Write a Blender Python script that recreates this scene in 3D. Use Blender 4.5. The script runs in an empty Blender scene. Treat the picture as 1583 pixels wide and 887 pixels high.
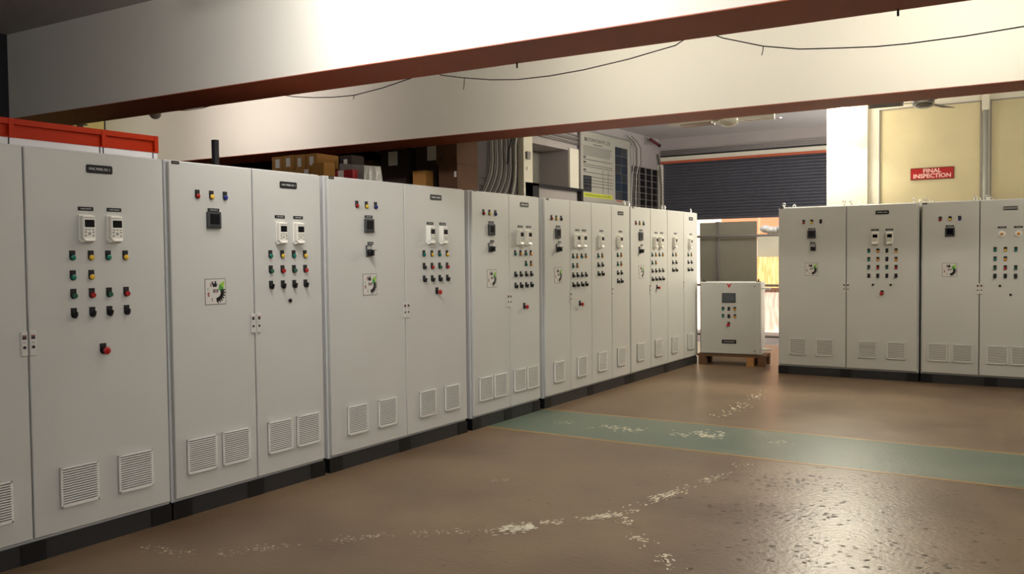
import bpy, bmesh, math, random
from mathutils import Vector, Matrix, Quaternion
random.seed(7)
S = bpy.context.scene
COL = S.collection
# ---------------------------------------------------------------- camera
cam_d = bpy.data.cameras.new('camera'); cam = bpy.data.objects.new('camera', cam_d); COL.objects.link(cam)
cam_d.sensor_width = 36.0; cam_d.lens = 1354.092 / 1583 * 36.0; cam_d.clip_start = 0.05; cam_d.clip_end = 200
yaw, pitch, roll = math.radians(32.52918), math.radians(-1.98686), math.radians(-0.61397)
r0 = Vector((math.cos(yaw), math.sin(yaw), 0)); f0 = Vector((-math.sin(yaw)*math.cos(pitch), math.cos(yaw)*math.cos(pitch), math.sin(pitch)))
u0 = r0.cross(f0); rr = math.cos(roll)*r0 + math.sin(roll)*u0; uu = -math.sin(roll)*r0 + math.cos(roll)*u0
cam.matrix_world = Matrix(((rr.x, uu.x, -f0.x, 0), (rr.y, uu.y, -f0.y, 0), (rr.z, uu.z, -f0.z, 1.51868), (0, 0, 0, 1)))
S.camera = cam
# ---------------------------------------------------------------- sky, sun, lights, exposure
W = bpy.data.worlds.new('sky'); S.world = W; W.use_nodes = True
nt = W.node_tree; bg = nt.nodes['Background']
sky = nt.nodes.new('ShaderNodeTexSky'); sky.sky_type = 'NISHITA'; sky.sun_disc = False
sky.sun_elevation = math.radians(58); sky.sun_rotation = math.radians(170)
nt.links.new(sky.outputs[0], bg.inputs[0]); bg.inputs[1].default_value = 0.10
sun_d = bpy.data.lights.new('sun', 'SUN'); sun = bpy.data.objects.new('sun', sun_d); COL.objects.link(sun)
sun_d.energy = 9.0; sun_d.color = (1, .93, .82); sun_d.angle = .01
sun.rotation_euler = Vector((-.15, .55, -.82)).to_track_quat('-Z', 'Y').to_euler()
UNSEEN_LIGHTS = []  # unseen lights, each given an added housing below
def area(loc, aim, sx, sy, power, col):
    d = bpy.data.lights.new('unseen_bay_light', 'AREA'); d.shape = 'RECTANGLE'; d.size = sx; d.size_y = sy; d.energy = power; d.color = col
    o = bpy.data.objects.new('unseen_bay_light', d); COL.objects.link(o); o.location = loc
    o.rotation_euler = (Vector(aim) - Vector(loc)).to_track_quat('-Z', 'Y').to_euler(); UNSEEN_LIGHTS.append((o, sx, sy)); return o
WARM = (1, .94, .82); COOL = (1, .975, .95)
# front bay (behind and above the camera), tubes under the slab facing the beam
area((-3.1, 3.35, 3.42), (-3.1, 4.6, 2.95), 1.6, .15, 50, COOL)
area((0.4, 3.35, 3.42), (0.4, 4.6, 2.95), 1.3, .15, 44, COOL)
# unseen fill spot added on the right, aimed along the left row
fl_d = bpy.data.lights.new('added_fill_spot', 'SPOT'); fl = bpy.data.objects.new('added_fill_spot', fl_d); COL.objects.link(fl)
fl_d.energy = 500; fl_d.color = COOL; fl_d.spot_size = math.radians(60); fl_d.spot_blend = .9; fl_d.shadow_soft_size = .3
fl.location = (2.6, -.6, 3.1); fl.rotation_euler = (Vector((-4.4, 3.7, 1.55)) - Vector((2.6, -.6, 3.1))).to_track_quat('-Z', 'Y').to_euler()
# middle bay, between the two beams
area((-10.2, 6.0, 3.42), (-11.6, 6.6, 3.0), .8, .15, 5, WARM)  # unseen, added to brighten the cream wall of the store
area((-8.2, 5.85, 3.42), (-8.2, 7.4, 3.1), 1.2, .15, 24, (1, .90, .84))
area((-3.3, 5.85, 3.42), (-3.3, 7.4, 3.4), 1.0, .15, 20, WARM)
area((-0.5, 5.95, 3.42), (-0.5, 7.4, 3.4), 1.2, .15, 33, WARM)
# rear bay, behind the second beam: added unseen lights shining up and back
area((-3.6, 10.4, 3.22), (-4.0, 12.6, 4.4), 1.2, .15, 40, COOL)  # added to brighten the rear ceiling
area((-1.5, 13.4, 1.9), (-4.6, 13.2, 3.5), .3, 1.2, 38, COOL)   # added behind the partition, brightens the rear ceiling
area((0.8, 8.7, 3.30), (0.0, 12.2, 3.1), 1.2, .15, 34, WARM)  # added to brighten the partition boards
S.view_settings.view_transform = 'Standard'; S.view_settings.look = 'None'
S.view_settings.exposure = 0.0; S.view_settings.gamma = 1.0; S.view_settings.use_curve_mapping = False
# ---------------------------------------------------------------- materials
MATS = {}
def lin(c):
    return tuple(((v/255)/12.92 if v/255 <= .04045 else ((v/255+.055)/1.055)**2.4) for v in c) + (1,)
def mat(name, rgb, rough=.5, metal=0., var=0., vscale=4., bump=0., bscale=60., emit=0., ecol=None, spec=.5, trans=0., coat=0.):
    m = bpy.data.materials.new(name); m.use_nodes = True; n = m.node_tree; b = n.nodes['Principled BSDF']
    c = lin(rgb); b.inputs['Base Color'].default_value = c; b.inputs['Roughness'].default_value = rough
    b.inputs['Metallic'].default_value = metal; b.inputs['Specular IOR Level'].default_value = spec
    if trans: b.inputs['Transmission Weight'].default_value = trans
    if coat: b.inputs['Coat Weight'].default_value = coat
    if emit:
        b.inputs['Emission Color'].default_value = lin(ecol or rgb); b.inputs['Emission Strength'].default_value = emit
    if var or bump:
        tc = n.nodes.new('ShaderNodeTexCoord')
    if var:
        nz = n.nodes.new('ShaderNodeTexNoise'); nz.inputs['Scale'].default_value = vscale; nz.inputs['Detail'].default_value = 6
        n.links.new(tc.outputs['Object'], nz.inputs['Vector'])
        rp = n.nodes.new('ShaderNodeValToRGB'); rp.color_ramp.elements[0].position = .3; rp.color_ramp.elements[1].position = .7
        rp.color_ramp.elements[0].color = tuple(max(0, v*(1-var)) for v in c[:3]) + (1,)
        rp.color_ramp.elements[1].color = tuple(min(1, v*(1+var*.6)) for v in c[:3]) + (1,)
        n.links.new(nz.outputs['Fac'], rp.inputs['Fac']); n.links.new(rp.outputs['Color'], b.inputs['Base Color'])
    if bump:
        nb = n.nodes.new('ShaderNodeTexNoise'); nb.inputs['Scale'].default_value = bscale; nb.inputs['Detail'].default_value = 3
        n.links.new(tc.outputs['Object'], nb.inputs['Vector'])
        bp = n.nodes.new('ShaderNodeBump'); bp.inputs['Strength'].default_value = bump; bp.inputs['Distance'].default_value = .01
        n.links.new(nb.outputs['Fac'], bp.inputs['Height']); n.links.new(bp.outputs['Normal'], b.inputs['Normal'])
    MATS[name] = m; return m
M = MATS
mat('powder_grey', (206, 206, 200), .42, var=.03, vscale=1.5, bump=.02, bscale=400)
mat('frame_grey', (204, 204, 202), .4)
mat('plinth_black', (46, 45, 47), .45)
mat('plinth_block', (8, 8, 11), .5)
mat('black', (14, 14, 17), .4)
mat('panel_black', (22, 22, 26), .35)
mat('seal', (46, 46, 48), .8)
mat('white_plastic', (246, 243, 232), .4)
mat('vent_white', (238, 236, 230), .45)
mat('key_grey', (170, 168, 160), .5)
mat('lcd', (16, 18, 24), .15)
mat('screen', (88, 92, 98), .15)
mat('meter_grey', (62, 64, 68), .45)
mat('lens_green', (10, 120, 100), .2, coat=.5)
mat('lens_yellow', (232, 190, 60), .2, coat=.5)
mat('lens_amber', (225, 150, 50), .2, coat=.5)
mat('lens_red', (160, 22, 22), .2, coat=.5)
mat('lens_blue', (20, 40, 130), .2, coat=.5)
mat('lens_black', (18, 18, 20), .3)
mat('cap_green', (40, 92, 70), .35)
mat('cap_red', (170, 30, 32), .35)
mat('stop_red', (176, 18, 18), .3, coat=.3)
mat('label_white', (238, 236, 230), .5)
mat('text_white', (225, 225, 225), .5)
mat('metal', (190, 190, 188), .25, metal=1.)
mat('zinc', (235, 235, 230), .25, metal=.9)
mat('leaf_green', (70, 150, 60), .5)
mat('leaf_light', (150, 200, 70), .5)
mat('mark_red', (150, 90, 90), .6)
mat('logo_red', (190, 40, 38), .5)
mat('wall_white', (226, 222, 210), .85, var=.04, vscale=.8, bump=.06, bscale=14)
mat('wall_lilac', (176, 168, 164), .85, var=.05, vscale=1.2)
mat('wall_dim', (120, 118, 118), .9, var=.1, vscale=1.0)
mat('wall_cream', (226, 208, 140), .85, var=.06)
mat('wall_dark', (34, 33, 36), .9)  # near-black paint carries the shade on walls out of the light
mat('ceiling_grey', (206, 202, 200), .9, var=.04, vscale=.7)
mat('beam_white', (240, 236, 224), .8, var=.03, vscale=.6, bump=.05, bscale=10)
mat('soffit_brown', (172, 86, 56), .55, var=.12, vscale=1.5)
mat('cam_red', (92, 34, 38), .4)
mat('recess_grey', (128, 126, 116), .85)
mat('sticker', (214, 211, 204), .5)
mat('conduit_pale', (168, 162, 154), .6)
mat('conduit_dull', (98, 92, 88), .6)
mat('wall_shaded', (90, 84, 84), .9, var=.08, vscale=1.5)  # darker wall tone stands in for shade under the second beam
mat('orange_red', (172, 40, 0), .5, spec=.2)
mat('enclosure_white', (226, 224, 224), .4)
mat('cardboard', (178, 128, 62), .85, var=.08, vscale=5)
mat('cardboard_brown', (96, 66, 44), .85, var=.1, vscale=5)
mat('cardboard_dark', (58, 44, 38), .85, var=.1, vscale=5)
mat('tape', (200, 170, 110), .4)
mat('print_red', (170, 30, 40), .6)
mat('wrap', (150, 148, 144), .25, var=.1, vscale=9, bump=.6, bscale=14)
mat('rack_steel', (48, 48, 52), .5)
mat('pipe_white', (206, 200, 190), .45)
mat('pipe_grey', (150, 144, 140), .5)
mat('cable', (40, 38, 36), .6)
mat('cable_grey', (120, 112, 106), .6)
mat('shutter', (96, 97, 106), .42, metal=.3, var=.06, vscale=2)
mat('lintel_orange', (196, 96, 62), .6)
mat('board_beige', (222, 209, 166), .7, var=.10, vscale=1.6)
mat('post_grey', (172, 172, 166), .45)
mat('frame_cream', (232, 226, 206), .6)
mat('sign_red', (172, 28, 30), .4)
mat('sign_edge', (120, 70, 50), .5)
mat('sign_text', (245, 205, 195), .5)
mat('poster_paper', (174, 171, 158), .45)
mat('poster_ink', (96, 96, 92), .6)
mat('poster_dark', (52, 54, 58), .6)
mat('poster_yellow', (206, 204, 60), .5)
mat('photo_blue', (34, 48, 66), .35, var=.6, vscale=9)
mat('photo_grey', (62, 66, 70), .35, var=.6, vscale=11)
mat('alu', (176, 176, 172), .35, metal=.6)
mat('glass_dark', (26, 22, 22), .12)
mat('globe', (255, 244, 214), .3, emit=30., ecol=(255, 238, 196))
mat('bulb_glass', (228, 228, 226), .15, spec=.8)
mat('fan_blade', (150, 118, 96), .4)
mat('fan_white', (236, 234, 222), .3)
mat('pallet_wood', (112, 78, 52), .8, var=.15, vscale=6)
mat('block_wood', (176, 128, 76), .8, var=.12, vscale=8)
mat('sheet_grey', (150, 146, 128), .6, var=.05)
mat('bar_grey', (140, 132, 126), .5)
mat('yard', (214, 206, 194), .9, var=.05)
mat('yard_wall', (248, 236, 214), .9)
mat('salmon', (236, 142, 104), .7)
mat('mat_gold', (240, 196, 130), .7)
mat('mat_rose', (222, 186, 172), .7)
mat('bag_dark', (44, 40, 46), .6)
mat('chip_white', (238, 230, 206), .6)
mat('chip_dark', (78, 60, 46), .5)
mat('line_yellow', (160, 128, 78), .38, var=.2, vscale=3)

def floor_mat(name, rgb, rgb2, rough, seedoff):
    m = mat(name, rgb, rough); n = m.node_tree; b = n.nodes['Principled BSDF']
    tc = n.nodes.new('ShaderNodeTexCoord'); mp = n.nodes.new('ShaderNodeMapping'); mp.inputs['Location'].default_value = (seedoff, 3, 0)
    n.links.new(tc.outputs['Object'], mp.inputs['Vector'])
    a = n.nodes.new('ShaderNodeTexNoise'); a.inputs['Scale'].default_value = .9; a.inputs['Detail'].default_value = 8; a.inputs['Roughness'].default_value = .62
    n.links.new(mp.outputs[0], a.inputs['Vector'])
    r = n.nodes.new('ShaderNodeValToRGB'); r.color_ramp.elements[0].position = .34; r.color_ramp.elements[1].position = .68
    r.color_ramp.elements[0].color = lin(rgb2); r.color_ramp.elements[1].color = lin(rgb)
    n.links.new(a.outputs['Fac'], r.inputs['Fac'])
    # little worn spots
    v = n.nodes.new('ShaderNodeTexNoise'); v.inputs['Scale'].default_value = 26; v.inputs['Detail'].default_value = 4
    n.links.new(mp.outputs[0], v.inputs['Vector'])
    r2 = n.nodes.new('ShaderNodeValToRGB'); r2.color_ramp.elements[0].position = .66; r2.color_ramp.elements[1].position = .74
    r2.color_ramp.elements[0].color = (0, 0, 0, 1); r2.color_ramp.elements[1].color = (.5, .5, .5, 1)
    n.links.new(v.outputs['Fac'], r2.inputs['Fac'])
    mx = n.nodes.new('ShaderNodeMixRGB'); n.links.new(r2.outputs[0], mx.inputs[0]); n.links.new(r.outputs[0], mx.inputs[1]); mx.inputs[2].default_value = lin((96, 72, 56))
    n.links.new(mx.outputs[0], b.inputs['Base Color'])
    # uneven gloss and trowelled relief
    rg = n.nodes.new('ShaderNodeMapRange'); rg.inputs['To Min'].default_value = rough - .08; rg.inputs['To Max'].default_value = rough + .12
    n.links.new(a.outputs['Fac'], rg.inputs['Value']); n.links.new(rg.outputs[0], b.inputs['Roughness'])
    c = n.nodes.new('ShaderNodeTexNoise'); c.inputs['Scale'].default_value = 34; c.inputs['Detail'].default_value = 5
    n.links.new(mp.outputs[0], c.inputs['Vector'])
    bp = n.nodes.new('ShaderNodeBump'); bp.inputs['Strength'].default_value = .17; bp.inputs['Distance'].default_value = .012
    n.links.new(c.outputs['Fac'], bp.inputs['Height']); n.links.new(bp.outputs[0], b.inputs['Normal'])
    return m
floor_mat('floor_brown', (136, 114, 88), (102, 80, 59), .34, 0)
floor_mat('floor_green', (112, 122, 104), (86, 106, 92), .36, 11)
def slant_mat(name, rgb, rgb2):
    m = mat(name, rgb, .7); n = m.node_tree; b = n.nodes['Principled BSDF']
    tc = n.nodes.new('ShaderNodeTexCoord'); mp = n.nodes.new('ShaderNodeMapping'); mp.inputs['Rotation'].default_value = (0, .7, 0); mp.inputs['Scale'].default_value = (30, 1, 4)
    n.links.new(tc.outputs['Object'], mp.inputs['Vector'])
    a = n.nodes.new('ShaderNodeTexNoise'); a.inputs['Scale'].default_value = 1.; n.links.new(mp.outputs[0], a.inputs['Vector'])
    r = n.nodes.new('ShaderNodeValToRGB'); r.color_ramp.elements[0].position = .4; r.color_ramp.elements[1].position = .6
    r.color_ramp.elements[0].color = lin(rgb2); r.color_ramp.elements[1].color = lin(rgb)
    n.links.new(a.outputs['Fac'], r.inputs['Fac']); n.links.new(r.outputs[0], b.inputs['Base Color'])
slant_mat('mat_gold', (246, 206, 146), (226, 170, 104)); slant_mat('mat_rose', (232, 200, 186), (206, 164, 150))

# ---------------------------------------------------------------- helpers
class MB:
    """collects shapes for ONE mesh"""
    def __init__(s): s.bm = bmesh.new(); s.mats = []
    def mi(s, m):
        if m not in s.mats: s.mats.append(m)
        return s.mats.index(m)
    def _mark(s, verts, m, smooth=False):
        i = s.mi(m); fs = set(f for v in verts for f in v.link_faces)
        for f in fs: f.material_index = i; f.smooth = smooth
        return s
    def box(s, x0, x1, y0, y1, z0, z1, m, bev=0.):
        r = bmesh.ops.create_cube(s.bm, size=1.); vs = r['verts']
        for v in vs: v.co = Vector(((x0+x1)/2 + v.co.x*(x1-x0), (y0+y1)/2 + v.co.y*(y1-y0), (z0+z1)/2 + v.co.z*(z1-z0)))
        s._mark(vs, m)
        if bev:
            es = list(set(e for v in vs for e in v.link_edges)); i = s.mi(m)
            q = bmesh.ops.bevel(s.bm, geom=es, offset=bev, segments=1, affect='EDGES', profile=.5)
            for f in q['faces']: f.material_index = i
        return s
    def hexa(s, pts, m):
        vs = [s.bm.verts.new(p) for p in pts]; i = s.mi(m)
        for q in ((3, 2, 1, 0), (4, 5, 6, 7), (0, 1, 5, 4), (1, 2, 6, 5), (2, 3, 7, 6), (3, 0, 4, 7)):
            f = s.bm.faces.new([vs[k] for k in q]); f.material_index = i
        return s
    def cyl(s, p0, p1, r, m, r2=None, seg=16, smooth=True):
        p0 = Vector(p0); p1 = Vector(p1); d = p1-p0
        mtx = Matrix.Translation((p0+p1)/2) @ d.to_track_quat('Z', 'Y').to_matrix().to_4x4()
        q = bmesh.ops.create_cone(s.bm, cap_ends=True, segments=seg, radius1=r, radius2=r if r2 is None else r2, depth=d.length, matrix=mtx)
        s._mark(q['verts'], m, smooth)
        for v in q['verts']:
            for f in v.link_faces:
                if len(f.verts) > 4: f.smooth = False
        return s
    def ball(s, c, r, m, sc=(1, 1, 1), seg=16):
        mtx = Matrix.Translation(c) @ Matrix.Diagonal((sc[0], sc[1], sc[2], 1))
        q = bmesh.ops.create_uvsphere(s.bm, u_segments=seg, v_segments=max(6, seg//2), radius=r, matrix=mtx); return s._mark(q['verts'], m, True)
    def poly(s, pts, m):
        f = s.bm.faces.new([s.bm.verts.new(p) for p in pts]); f.material_index = s.mi(m); return s
    def prism(s, pts, d, m):
        """flat outline pts (x,z) in the local front plane, pushed out from y=0 to y=-d"""
        i = s.mi(m); a = [s.bm.verts.new((x, 0, z)) for x, z in pts]; b = [s.bm.verts.new((x, -d, z)) for x, z in pts]
        n = len(pts)
        for f in (s.bm.faces.new(b), s.bm.faces.new(a[::-1])): f.material_index = i
        for k in range(n):
            f = s.bm.faces.new((a[k], a[(k+1) % n], b[(k+1) % n], b[k])); f.material_index = i
        return s
    def tube(s, pts, r, m, seg=8):
        pts = [Vector(p) for p in pts]; rings = []; i = s.mi(m)
        for k, p in enumerate(pts):
            d = (pts[min(k+1, len(pts)-1)] - pts[max(k-1, 0)]).normalized()
            q = d.to_track_quat('Z', 'Y')
            rings.append([s.bm.verts.new(p + q @ Vector((math.cos(a)*r, math.sin(a)*r, 0))) for a in [2*math.pi*j/seg for j in range(seg)]])
        for a, b in zip(rings, rings[1:]):
            best = min(range(seg), key=lambda o: sum((a[j].co - b[(j+o) % seg].co).length for j in range(seg)))
            for j in range(seg):
                f = s.bm.faces.new((a[j], a[(j+1) % seg], b[(j+1+best) % seg], b[(j+best) % seg])); f.material_index = i; f.smooth = True
        for rg in (rings[0][::-1], rings[-1]):
            f = s.bm.faces.new(rg); f.material_index = i
        return s
    def mesh(s, name):
        bmesh.ops.recalc_face_normals(s.bm, faces=s.bm.faces[:])
        me = bpy.data.meshes.new(name); s.bm.to_mesh(me); s.bm.free()
        for m in s.mats: me.materials.append(M[m])
        return me
    def obj(s, name, parent=None, loc=None):
        return put(name, s.mesh(name), parent, loc)
def put(name, me, parent=None, loc=None, rot=None):
    o = bpy.data.objects.new(name, me); COL.objects.link(o)
    if parent is not None: o.parent = parent
    if loc is not None: o.location = loc
    if rot is not None: o.rotation_euler = rot
    return o
def thing(name, label, cat, loc=(0, 0, 0), rz=0., group=None):
    o = bpy.data.objects.new(name, None); COL.objects.link(o); o.location = loc; o.rotation_euler = (0, 0, rz); o.empty_display_size = .1
    return tag(o, label, cat, group)
def tag(o, label, cat, group=None):
    o['label'] = label; o['category'] = cat
    if group: o['group'] = group
    return o
def struct(o): o['kind'] = 'structure'; return o
def box(name, x0, x1, y0, y1, z0, z1, m, parent=None, bev=0.): return MB().box(x0, x1, y0, y1, z0, z1, m, bev).obj(name, parent)
def text_mesh(name, txt, h, m, width=None, depth=.0008, bold=0.):
    cu = bpy.data.curves.new(name, 'FONT'); cu.body = txt; cu.align_x = 'CENTER'; cu.align_y = 'CENTER'; cu.size = h*1.38; cu.extrude = depth/2; cu.space_line = .95; cu.resolution_u = 3; cu.offset = bold
    t = bpy.data.objects.new(name, cu); COL.objects.link(t)
    bpy.context.view_layer.update()
    me = bpy.data.meshes.new_from_object(t.evaluated_get(bpy.context.evaluated_depsgraph_get()))
    bpy.data.objects.remove(t); bpy.data.curves.remove(cu)
    xs = [v.co.x for v in me.vertices]; w = max(xs)-min(xs); k = 1. if width is None else width/w
    for v in me.vertices: v.co = Vector((v.co.x*k, -v.co.z-depth/2, v.co.y))
    me.materials.clear(); me.materials.append(M[m]); me.name = name
    return me

# ================================================================ STRUCTURE
struct(box('floor', -11.4, 4.7, -4.1, 14.6, -.12, 0, 'floor_brown'))
FLOOR = bpy.data.objects['floor']
MB().hexa([(-4.4, 6.47, .0), (4.6, 6.45, .0), (4.6, 7.55, .0), (-4.4, 7.45, .0), (-4.4, 6.47, .0012), (4.6, 6.45, .0012), (4.6, 7.55, .0012), (-4.4, 7.45, .0012)], 'floor_green').obj('walkway_band', FLOOR)
for y0, y1 in ((6.42, 6.40), (7.45, 7.55)):
    MB().hexa([(-4.4, y0, 0), (4.6, y1, 0), (4.6, y1+.046, 0), (-4.4, y0+.046, 0), (-4.4, y0, .0016), (4.6, y1, .0016), (4.6, y1+.046, .0016), (-4.4, y0+.046, .0016)], 'line_yellow').obj('border_line', FLOOR)
def chips(name, segs, m, z):
    b = MB()
    for pts, wid, dens, s0, s1 in segs:
        for (xa, ya), (xb, yb) in zip(pts, pts[1:]):
            L = math.hypot(xb-xa, yb-ya); ang = math.atan2(yb-ya, xb-xa)
            for k in range(int(L*dens*(1.6 if m == 'chip_white' else 1))):
                t = random.random(); o = random.gauss(0, wid); clump = math.sin((xa+ya+t*L)*9.)+random.uniform(-.9, .9)
                if clump < -.2: continue
                x = xa+(xb-xa)*t-math.sin(ang)*o; y = ya+(yb-ya)*t+math.cos(ang)*o
                s = random.uniform(s0, s1)*(.78 if m == 'chip_white' else 1); zz = z+random.random()*.0012; n = random.randint(4, 6); a0 = random.uniform(0, 6.3); el = random.uniform(.2, .6); ro = (ang if m == 'chip_white' else .3)+random.uniform(-.35, .35)
                P = []
                for j in range(n):
                    a = a0+2*math.pi*j/n; q = s*random.uniform(.6, 1.1); u, v = math.cos(a)*q, math.sin(a)*q*el
                    P.append((x+u*math.cos(ro)-v*math.sin(ro), y+u*math.sin(ro)+v*math.cos(ro), zz))
                b.poly(P, m)
    o = b.obj(name, FLOOR); o['kind'] = 'stuff'; return o
chips('worn_paint', [
    ([(-4.13, 2.83), (-3.9, 2.84), (-3.71, 2.93), (-3.52, 3.19), (-3.35, 3.41), (-3.13, 3.63), (-2.87, 3.86), (-2.71, 4.01)], .03, 130, .004, .016),
    ([(-2.71, 3.95), (-2.63, 4.05), (-2.53, 4.17)], .035, 560, .008, .030),
    ([(-2.53, 4.24), (-2.36, 4.44), (-2.22, 4.61)], .022, 330, .008, .026),
    ([(-2.22, 4.6), (-2.2, 4.87), (-2.13, 5.22), (-2.06, 5.57)], .03, 190, .008, .030),
    ([(-2.06, 5.57), (-1.99, 5.81), (-1.99, 6.24)], .035, 110, .008, .026),
    ([(-2.73, 7.89), (-2.77, 8.68), (-2.84, 9.71)], .05, 55, .012, .04),
    ([(-2.18, 4.57), (-1.96, 4.3), (-1.74, 4.09), (-1.57, 3.94)], .03, 130, .008, .028),
    ([(-3.57, 6.95), (-3.34, 6.94), (-3.11, 6.94)], .05, 170, .01, .03),
    ([(-2.92, 6.96), (-2.69, 6.96)], .05, 170, .01, .03),
    ([(-2.63, 7.03), (-2.51, 7.32)], .07, 260, .012, .035),
    ([(-2.6, 7.0), (-2.4, 7.02)], .04, 200, .012, .035),
    ([(-2.02, 6.99), (-1.92, 7.1)], .05, 130, .008, .024),
    ([(-3.99, 6.93), (-3.76, 6.95)], .05, 110, .008, .02),
    ([(-3.3, 4.9), (-3.2, 4.95)], .02, 120, .005, .012)], 'chip_white', .0022)
chips('floor_flecks', [([(-1.7, 6.3), (-.8, 3.8)], .30, 330, .006, .022), ([(-.9, 6.3), (-.3, 4.4)], .3, 90, .006, .018), ([(-3.0, 3.4), (-1.6, 5.9)], .6, 34, .005, .016), ([(-3.6, 4.6), (-2.6, 6.0)], .4, 18, .005, .014), ([(-2.2, 8.6), (-.2, 9.0)], .4, 14, .006, .016)], 'chip_dark', .0020)

struct(box('ceiling', -11.4, 4.7, -4.1, 14.6, 3.555, 3.70, 'ceiling_grey'))
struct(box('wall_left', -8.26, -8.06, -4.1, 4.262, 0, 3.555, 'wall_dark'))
struct(box('wall_front', -8.26, 4.7, -4.3, -4.1, 0, 3.555, 'wall_dim'))
struct(box('wall_right', 4.7, 4.9, -4.3, 14.6, 0, 3.7, 'wall_white'))
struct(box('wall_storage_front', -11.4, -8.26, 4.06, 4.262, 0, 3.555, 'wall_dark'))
struct(box('wall_storage_left', -11.5, -11.3, 4.262, 7.26, 0, 3.555, 'wall_cream'))
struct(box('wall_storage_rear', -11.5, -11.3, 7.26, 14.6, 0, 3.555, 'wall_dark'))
for z in (3.36, 3.43):
    box('cable_tray', -11.3, -11.27, 5.6, 7.0, z, z+.014, 'cable', bpy.data.objects['wall_storage_left'])
box('downpipe', -11.3, -11.24, 6.86, 6.92, 2.0, 3.55, 'cable', bpy.data.objects['wall_storage_left'])

def beam(name, y0, s0, y1, s1, xa=-11.3, xb=4.7):
    def yy(b, s, x): return b+s*(x+3)
    def pts(z0, z1):
        q = [(xa, yy(y0, s0, xa)), (xb, yy(y0, s0, xb)), (xb, yy(y1, s1, xb)), (xa, yy(y1, s1, xa))]
        return [(x, y, z0) for x, y in q] + [(x, y, z1) for x, y in q]
    o = struct(MB().hexa(pts(2.806, 3.555), 'beam_white').obj(name))
    MB().hexa(pts(2.80, 2.806), 'soffit_brown').obj('soffit', o)
    return o
beam('trim_1', 4.47, .04, 4.98, .038)
beam('trim_2', 7.58, .036, 8.10, .02)

# rear left wall with the recess, pilaster, window
def rear_left():
    b = MB(); m = 'wall_lilac'; X0, X1 = -6.35, -6.15
    b.box(X0, X1, 8.75, 9.82, 0, 3.555, 'wall_shaded').box(X0, X1, 9.82, 14.5, 0, 2.5, m).box(X0, X1, 9.82, 14.5, 3.05, 3.555, m).box(X0, X1, 9.82, 10.045, 2.5, 3.05, m).box(X0, X1, 11.19, 14.5, 2.5, 3.05, m)
    b.box(-6.62, -6.60, 10.0, 11.24, 2.4, 3.15, 'recess_grey').box(-6.6, X0, 10.0, 10.045, 2.4, 3.15, m).box(-6.6, X0, 11.19, 11.24, 2.4, 3.15, m)
    b.box(-6.6, X0, 10.045, 11.19, 3.05, 3.15, m).box(-6.6, X0, 10.045, 11.19, 2.4, 2.5, m)
    return b.obj('wall_left_rear')
wl = struct(rear_left())
box('recess_frame', -6.15, -6.12, 11.19, 11.46, 2.5, 3.08, 'frame_cream', wl)
struct(box('trim_4', -6.15, -6.06, 9.82, 10.045, 0, 3.555, 'frame_cream'))
box('switch_box', -6.06, -6.03, 9.87, 9.95, 2.80, 2.90, 'pipe_grey', bpy.data.objects['trim_4'])
box('socket_plate', -6.06, -6.05, 9.89, 9.95, 2.66, 2.70, 'label_white', bpy.data.objects['trim_4'])
w1 = struct(box('window_1', -6.15, -6.135, 13.37, 14.42, 1.9, 3.0, 'glass_dark'))
for k in range(5): box('window_bar', -6.135, -6.12, 13.37+k*.2575, 13.382+k*.2575, 1.9, 3.0, 'bar_grey', w1)
for k in range(11): box('window_bar', -6.135, -6.125, 13.37, 14.42, 1.92+k*.108, 1.927+k*.108, 'bar_grey', w1)

# far wall, lintel, roller shutter
b = MB(); b.box(-11.3, -6.09, 14.5, 14.7, 0, 3.555, 'wall_lilac').box(-6.09, -2.72, 14.5, 14.7, 3.15, 3.555, 'wall_lilac').box(-2.72, 4.7, 14.5, 14.7, 0, 3.555, 'wall_lilac')
wb = struct(b.obj('wall_back'))
box('lintel_band', -6.12, -2.72, 14.46, 14.5, 3.155, 3.225, 'frame_cream', wb)
box('lintel_edge', -6.12, -2.72, 14.45, 14.5, 3.115, 3.155, 'lintel_orange', wb)
for k, z in enumerate((3.245, 3.275, 3.305, 3.335)):
    MB().cyl((-6.1, 14.48, z), (-2.75, 14.48, z), .010, 'cable' if k == 0 else 'pipe_grey', seg=8).obj('conduit_run', wb)
d1 = bpy.data.objects.new('door_1', None); COL.objects.link(d1); struct(d1)
def slat_mesh():
    bm = bmesh.new(); n = 6; A = []
    for k in range(n+1):
        t = k/n; A.append((-.022*math.sin(math.pi*t), t*.052))
    V = [[bm.verts.new((x, y, z)) for y, z in A] for x in (-6.09, -2.73)]
    for k in range(n):
        f = bm.faces.new((V[0][k], V[1][k], V[1][k+1], V[0][k+1])); f.smooth = True
    B = [[bm.verts.new((x, y+.006, z)) for y, z in A] for x in (-6.09, -2.73)]
    for k in range(n): bm.faces.new((B[0][k+1], B[1][k+1], B[1][k], B[0][k]))
    me = bpy.data.meshes.new('shutter_slat'); bm.to_mesh(me); bm.free(); me.materials.append(M['shutter']); return me
sm = slat_mesh()
for k in range(19): put('shutter_slat', sm, d1, (0, 14.56, 2.16+k*.052))
box('bottom_bar', -6.09, -2.73, 14.54, 14.58, 2.12, 2.165, 'shutter', d1)
box('guide_rail', -6.15, -6.08, 14.44, 14.58, 0, 3.1, 'frame_cream', d1)

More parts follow.
